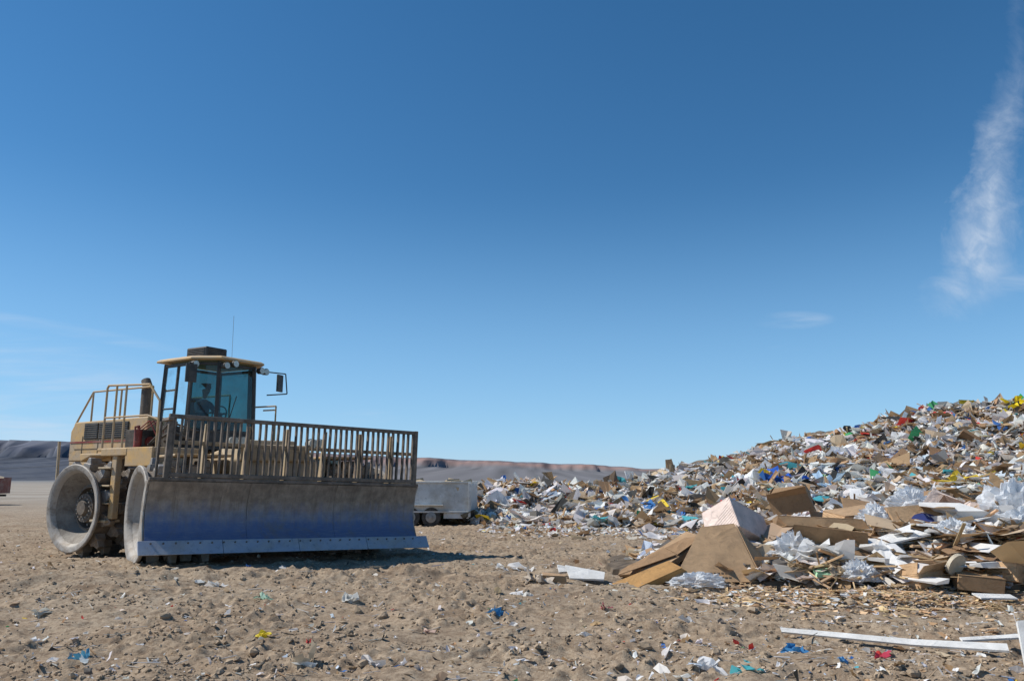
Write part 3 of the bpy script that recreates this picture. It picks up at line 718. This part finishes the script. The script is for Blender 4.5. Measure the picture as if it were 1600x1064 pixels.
b.obj("cab_roof", M_yel, CAB, bevel=.012)
b = MB(); b.box((.12,1.05,4.67),(.62,.72,.30)); b.obj("air_conditioner", M_blk, CAB, bevel=.03)
b = MB()
for k in range(6): b.box((.12,1.418,4.57+k*.04),(.52,.015,.015))
for k in range(6): b.box((.438,1.05,4.57+k*.04),(.015,.6,.015))
b.obj("air_conditioner_slats", M_grime, CAB)
b = MB(); b.cyl((-.6,1.1,4.48),(-.66,1.0,5.8),.004,6); b.obj("antenna", M_drum, CAB)
b = MB(); hs = MB()
for (x_, y_, z_) in ((.55,2.26,4.26),(.33,2.30,4.32),(-.5,2.26,4.26),(-.68,2.22,4.26),(1.0,1.75,4.28)):
    hs.cyl((x_,y_-.06,z_),(x_,y_+.07,z_),.07,16,.085); b.cyl((x_,y_+.072,z_),(x_,y_+.085,z_),.074,16)
hs.obj("work_lamp_housings", M_blk, CAB, smooth=True); b.obj("work_lamps", M_lens, CAB, smooth=True)
b = MB()
b.tube([(-.75,2.15,4.28),(-1.15,2.45,4.25),(-1.18,2.5,3.75),(-.8,2.2,3.7)],.016); b.box((-1.0,2.42,4.0),(.24,.05,.42),(0,0,.3))
b.tube([(.95,1.7,4.3),(1.2,1.85,4.28),(1.2,1.85,3.9)],.016); b.box((1.14,1.85,4.05),(.25,.05,.42),(0,0,-.3))
b.tube([(.3,2.12,2.8),(.05,2.13,3.6)],.012)
b.obj("mirrors", M_blk, CAB, bevel=.01)
b = MB(); b.box((0,.95,2.85),(.5,.5,.14)); b.box((0,.72,3.25),(.48,.12,.75),(math.radians(8),0,0)); b.box((0,.95,2.6),(.3,.3,.36)); b.box((.35,1.05,3.05),(.1,.4,.06)); b.box((-.35,1.05,3.05),(.1,.4,.06)); b.box((0,1.85,2.75),(.6,.2,.7))
b.obj("seat", M_blk, CAB, bevel=.03)
def skin(name, pts, edges, rad, mat, parent, sub=2):
    me = bpy.data.meshes.new(name); me.from_pydata(pts, edges, []); me.materials.append(mat)
    o = bpy.data.objects.new(name, me); col.objects.link(o); o.parent = parent
    o.modifiers.new("k", 'SKIN')
    if not me.skin_vertices:
        return o
    for i, r_ in enumerate(rad): me.skin_vertices[0].data[i].radius = (r_, r_) if not isinstance(r_, tuple) else r_
    me.skin_vertices[0].data[0].use_root = True
    m_ = o.modifiers.new("u", 'SUBSURF'); m_.levels = sub; m_.render_levels = sub
    return o
M_shirt = pmat("shirt", (.10,.13,.22), .9); M_skin = pmat("skin", (.45,.27,.18), .6, c2=(.42,.25,.17)); M_trous = pmat("trousers", (.05,.06,.10), .9); M_hair = pmat("cap", (.05,.04,.035), .9)
OP = empty("operator", (0,0,0), (0,0,0), CAB)
skin("torso_and_arms", [(0,.92,2.98),(0,.90,3.15),(0,.88,3.35),(0,.90,3.50),(.20,.90,3.48),(.27,1.05,3.25),(.2,1.36,3.22),(-.20,.90,3.48),(-.27,1.05,3.25),(-.2,1.36,3.22),(0,.92,3.60)],
     [(0,1),(1,2),(2,3),(3,4),(4,5),(5,6),(3,7),(7,8),(8,9),(3,10)], [(.17,.13),(.16,.12),(.18,.13),(.13,.1),.075,.055,.038,.075,.055,.038,.055], M_shirt, OP)
skin("legs", [(0,.95,2.98),(.11,1.0,2.98),(.15,1.42,3.0),(.15,1.5,2.62),(.15,1.62,2.46),(-.11,1.0,2.98),(-.15,1.42,3.0),(-.15,1.5,2.62),(-.15,1.62,2.46)],
     [(0,1),(1,2),(2,3),(3,4),(0,5),(5,6),(6,7),(7,8)], [.13,.1,.075,.055,.05,.1,.075,.055,.05], M_trous, OP)
skin("head", [(0,.92,3.60),(0,.93,3.68),(0,.96,3.76),(0,.97,3.86),(0,1.06,3.77),(.085,.96,3.78),(-.085,.96,3.78)], [(0,1),(1,2),(2,3),(2,4),(2,5),(2,6)], [.05,.052,(.08,.095),(.08,.1),.018,.016,.016], M_skin, OP)
skin("cap", [(0,.96,3.88),(0,.96,3.92),(0,1.12,3.86)], [(0,1),(0,2)], [.095,.06,.03], M_hair, OP)
for s in (1,-1):
    P0 = [(s*.2,1.36,3.22),(s*.19,1.42,3.23)]; E = [(0,1)]; R_ = [.03,.035]
    for k in range(4):
        bx = s*(.165+k*.018); i0 = len(P0); P0 += [(bx,1.47,3.24),(bx,1.50,3.22),(bx,1.49,3.195)]; E += [(1,i0),(i0,i0+1),(i0+1,i0+2)]; R_ += [.0095,.009,.008]
    i0 = len(P0); P0 += [(s*.15,1.42,3.22),(s*.14,1.45,3.20)]; E += [(1,i0),(i0,i0+1)]; R_ += [.011,.009]
    skin("hand", P0, E, R_, M_skin, OP, 1)
b = MB(); n = 28
for i in range(n):
    t0 = 2*math.pi*i/n; t1 = 2*math.pi*(i+1)/n
    f = lambda t: (.2*math.cos(t), 1.5+.06*math.sin(t), 3.2+.19*math.sin(t))
    b.cyl(f(t0), f(t1), .016, 8)
b.tube([(0,1.5,3.2),(0,1.8,2.9)],.03); b.obj("steering_wheel", M_blk, CAB, smooth=True)

# ------------------------------------------------------------------ trailers
def trailer(name, loc, rotz, L_, H_, mat, wheels, zb_=.55):
    T = empty(name, loc, (0,0,rotz)); W_ = 2.2
    b = MB()
    b.box((-L_/2,-W_/2,zb_+H_/2),(L_,.05,H_)); b.box((-L_/2,W_/2,zb_+H_/2),(L_,.05,H_)); b.box((-.025,0,zb_+H_/2),(.05,W_-.06,H_)); b.box((-L_+.025,0,zb_+H_/2),(.05,W_-.06,H_)); b.box((-L_/2,0,zb_+.03),(L_-.12,W_-.06,.05))
    b.obj("body", mat, T, bevel=.01)
    b = MB(); n = int(L_/.6)
    for i in (0, n//2, n): b.box((-.04-i*(L_-.08)/n,-W_/2-.05,zb_+H_/2),(.05,.045,H_-.02))
    b.box((-L_/2,-W_/2-.02,zb_+H_+.03),(L_+.04,.12,.055)); b.box((-L_/2,-W_/2-.04,zb_-.03),(L_+.02,.10,.06)); b.box((-L_/2,W_/2,zb_+H_+.03),(L_+.04,.12,.055))
    b.box((-.02,-W_/2-.1,zb_+H_/2-.1),(.09,.06,H_+.22))
    b.obj("rails", mat, T, bevel=.008)
    b = MB()
    for y_ in (-.6,.6): b.box((-L_/2,y_,zb_-.13),(L_,.1,.14))
    b.obj("chassis", M_grime, T)
    b = MB(); b.prism([(-W_/2-.03,zb_-.07),(-W_/2+.02,zb_-.07),(-W_/2+.02,zb_-.26),(-W_/2-.03,zb_-.26)], -.95, -.05); b.obj("skirt", mat, T)
    for x_ in wheels:
        for s in (-1,1):
            yc = s*(W_/2-.02)
            b = MB(); b.cyl((x_,yc-.1,.33),(x_,yc+.1,.33),.34,28); b.obj("tyre", M_rub, T, bevel=.03, smooth=True)
            b = MB(); b.cyl((x_,yc+s*.101,.33),(x_,yc+s*.115,.33),.19,24); b.cyl((x_,yc+s*.115,.33),(x_,yc+s*.16,.33),.07,16); b.obj("rim", M_rim, T, smooth=True, bevel=.01)
    b = MB()
    x0_, x1_ = min(wheels)-.45, max(wheels)+.45
    b.box(((x0_+x1_)/2,-W_/2-.08,.76),(x1_-x0_,.26,.03)); b.obj("fender", mat, T, bevel=.01)
    LD = MB()
    for k in range(60): LD.box((random.uniform(-L_+.3,-.3),random.uniform(-.8,.8),zb_+H_-.25+random.uniform(0,.3)),(random.uniform(.2,.8),random.uniform(.2,.6),random.uniform(.05,.2)),(random.uniform(-.3,.3),random.uniform(-.3,.3),random.uniform(0,3)))
    LD.obj("load", M_tan, T)
trailer("utility_trailer", (-1.42,29.4,0), math.radians(-4), 6.2, .98, M_white, (-1.4,-2.15))
trailer("utility_trailer", (-34.0,52.5,0), math.radians(8), 7, 1.0, pmat("rust_red_paint", (.28,.08,.05), .7, dust=(.32,.24,.19)), (-1.6,-2.4), .75)

# ------------------------------------------------------------------ distant hills
az = np.linspace(-1.6, 1.4, 900)
ea = np.interp(az, [-1.6,-.8,-.66,-.58,-.4,-.25,-.13,-.06,0,.1,.17,.4,1.4], [.07,.056,.0515,.051,.043,.035,.0295,.0260,.0240,.0200,.0145,.012,.012])
DIST = [1500,2300,3000,3500,3800,3860,3950,4030,4300,5200]
FR = [-.02,.14,.30,.46,.60,.80,.88,.98,1.0,1.02]
Hs = Soup(); XX = []; YY = []; ZZ = []; CC = []
for k, (dd, fr_) in enumerate(zip(DIST, FR)):
    nn = perlin(az*14, az*0+k*.35, 61)*.10+perlin(az*45, az*0+k*.4, 62)*.05+perlin(az*130, az*0+k*.6, 63)*.03
    H = ea*4000
    z = H*(fr_+nn*(1 if 0 < k < 7 else .12)*(.9 if k < 7 else .4))
    if k == 0: z = z*0-8
    yy = dd+220*perlin(az*25, az*0+k*.15, 64)+80*perlin(az*90, az*0+k*.15, 67)
    XX.append(az*4000*(dd/4000)**.15); YY.append(yy+0*az); ZZ.append(z*(dd/4000)**.12)
    base = np.array([.115,.135,.175]); cliff = np.array([.27,.18,.16]); top = np.array([.14,.155,.19])  # rock colours carry a bluish tint standing in for aerial haze
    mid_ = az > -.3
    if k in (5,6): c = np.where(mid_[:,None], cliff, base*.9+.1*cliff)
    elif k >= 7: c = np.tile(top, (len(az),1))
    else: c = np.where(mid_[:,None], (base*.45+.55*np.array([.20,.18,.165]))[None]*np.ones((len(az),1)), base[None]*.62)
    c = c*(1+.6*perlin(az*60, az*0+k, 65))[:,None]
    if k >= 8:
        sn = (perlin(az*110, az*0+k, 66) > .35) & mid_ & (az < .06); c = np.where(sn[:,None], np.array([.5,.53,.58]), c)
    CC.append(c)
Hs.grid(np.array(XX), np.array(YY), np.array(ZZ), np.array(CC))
mh_, nt, bb = new_mat("haze_tinted_rock"); a = nt.nodes.new("ShaderNodeAttribute"); a.attribute_name = "Col"
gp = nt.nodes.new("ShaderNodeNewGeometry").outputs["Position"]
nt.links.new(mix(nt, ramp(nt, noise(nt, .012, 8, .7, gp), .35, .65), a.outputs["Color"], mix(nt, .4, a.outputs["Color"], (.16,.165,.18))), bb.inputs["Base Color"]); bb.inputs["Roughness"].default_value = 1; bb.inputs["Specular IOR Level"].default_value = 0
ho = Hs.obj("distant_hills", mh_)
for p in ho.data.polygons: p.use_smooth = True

# ------------------------------------------------------------------ sky + sun
EL = math.radians(49); sdir = Vector((-.985, .04, 0)).normalized()*math.cos(EL)+Vector((0,0,math.sin(EL)))
w = bpy.data.worlds.new("World"); scene.world = w; w.use_nodes = True; nt = w.node_tree; bg = nt.nodes["Background"]
sky = nt.nodes.new("ShaderNodeTexSky"); sky.sky_type = 'NISHITA'; sky.sun_disc = False
sky.sun_elevation = EL; sky.sun_rotation = math.atan2(sdir.x, sdir.y) % (2*math.pi)
sky.altitude = 1500; sky.air_density = 1.0; sky.dust_density = .2; sky.ozone_density = 3.0
def M(op, a, b=None, c=None, clamp=False):
    n = nt.nodes.new("ShaderNodeMath"); n.operation = op; n.use_clamp = clamp
    for i, v in enumerate((a, b, c)):
        if v is None: continue
        if isinstance(v, (int, float)): n.inputs[i].default_value = v
        else: nt.links.new(v, n.inputs[i])
    return n.outputs[0]
tc = nt.nodes.new("ShaderNodeTexCoord").outputs["Generated"]
sp = nt.nodes.new("ShaderNodeSeparateXYZ"); nt.links.new(tc, sp.inputs[0])
yy = M('MAXIMUM', sp.outputs[1], .05); av = M('DIVIDE', sp.outputs[0], yy); bv = M('DIVIDE', sp.outputs[2], yy)
cb = nt.nodes.new("ShaderNodeCombineXYZ"); nt.links.new(av, cb.inputs[0]); nt.links.new(bv, cb.inputs[1])
n1 = noise(nt, 12, 8, .65, cb.outputs[0], .6); n1b = noise(nt, 30, 7, .6, cb.outputs[0], .5)
cen = M('MULTIPLY_ADD', M('SUBTRACT', bv, .268), .27, .618)
wob = M('MULTIPLY', M('SUBTRACT', n1, .5), .10)
dist = M('ABSOLUTE', M('ADD', M('SUBTRACT', av, cen), wob))
wid = M('MAXIMUM', M('MULTIPLY_ADD', M('SUBTRACT', bv, .268), -.14, .062), .018)
den = M('SUBTRACT', 1., M('DIVIDE', dist, wid), clamp=True)
def mr(v, a, b, c=0., d=1.):
    r_ = nt.nodes.new("ShaderNodeMapRange"); r_.interpolation_type = 'SMOOTHSTEP'
    nt.links.new(v, r_.inputs[0]); r_.inputs[1].default_value = a; r_.inputs[2].default_value = b; r_.inputs[3].default_value = c; r_.inputs[4].default_value = d; return r_.outputs[0]
den = M('MULTIPLY', den, M('MULTIPLY', mr(M('ADD', bv, wob), .215, .285), mr(bv, .33, .62, 1., .10)))
den = M('MULTIPLY', den, M('MULTIPLY', mr(n1b, .30, .70, .4, 1.), .70))
def ell(a0, b0, ra, rb, amt, slope=0.):
    dx = M('DIVIDE', M('SUBTRACT', av, a0), ra); dy = M('DIVIDE', M('SUBTRACT', M('SUBTRACT', bv, b0), M('MULTIPLY', M('SUBTRACT', av, a0), slope)), rb)
    d = M('ADD', M('MULTIPLY', dx, dx), M('MULTIPLY', dy, dy)); return M('MULTIPLY', mr(d, 0., 1., 1., 0.), amt)
mp = nt.nodes.new("ShaderNodeMapping"); mp.inputs["Scale"].default_value = (3, 26, 1); mp.inputs["Rotation"].default_value = (0,0,.12); nt.links.new(cb.outputs[0], mp.inputs[0])
n2 = mr(noise(nt, 1.0, 6, .6, mp.outputs[0], .5), .38, .72)
tot = den
for args in ((.372,.207,.06,.014,.45,.03),(.36,.170,.03,.006,.2,0),(-.18,.081,.05,.010,.35,0),(.66,.262,.10,.028,.35,.1),(-.70,.11,.35,.10,.50,-.12),(-.62,.20,.22,.012,.25,-.18)):
    tot = M('MAXIMUM', tot, M('MULTIPLY', ell(*args), n2))
tot = M('MULTIPLY', tot, M('GREATER_THAN', sp.outputs[1], .1))
hs_ = nt.nodes.new("ShaderNodeHueSaturation"); hs_.inputs["Saturation"].default_value = 1.25; hs_.inputs["Hue"].default_value = .494; hs_.inputs["Value"].default_value = 1.0; nt.links.new(sky.outputs[0], hs_.inputs["Color"])
hz = nt.nodes.new("ShaderNodeMix"); hz.data_type = 'RGBA'
nt.links.new(M('MULTIPLY', mr(sp.outputs[2], -.02, .38, .68, 0.), mr(av, -.7, .6, 1., .88)), hz.inputs[0]); nt.links.new(hs_.outputs[0], hz.inputs[6]); hz.inputs[7].default_value = (2.55,4.9,7.8,1)
mxn = nt.nodes.new("ShaderNodeMix"); mxn.data_type = 'RGBA'; nt.links.new(tot, mxn.inputs[0]); nt.links.new(hz.outputs[2], mxn.inputs[6]); mxn.inputs[7].default_value = (5.6,6.3,7.3,1)
nt.links.new(mxn.outputs[2], bg.inputs[0]); bg.inputs[1].default_value = .118
sl = bpy.data.lights.new("sun", 'SUN'); sl.energy = 5.0; sl.angle = math.radians(.5); sl.color = (1,.95,.87)
so = bpy.data.objects.new("sun", sl); col.objects.link(so); so.rotation_euler = sdir.to_track_quat('Z','Y').to_euler(); so.location = (-10,5,20)

# ------------------------------------------------------------------ camera
cd = bpy.data.cameras.new("camera"); cam = bpy.data.objects.new("camera", cd); col.objects.link(cam)
cd.sensor_width = 36; cd.lens = 27.18; cd.clip_end = 20000; cd.clip_start = .1
cam.location = (0,0,1.65); cam.rotation_euler = (math.radians(90+10.2),0,0)
scene.camera = cam
scene.view_settings.view_transform = 'Standard'; scene.view_settings.look = 'None'; scene.view_settings.exposure = 0
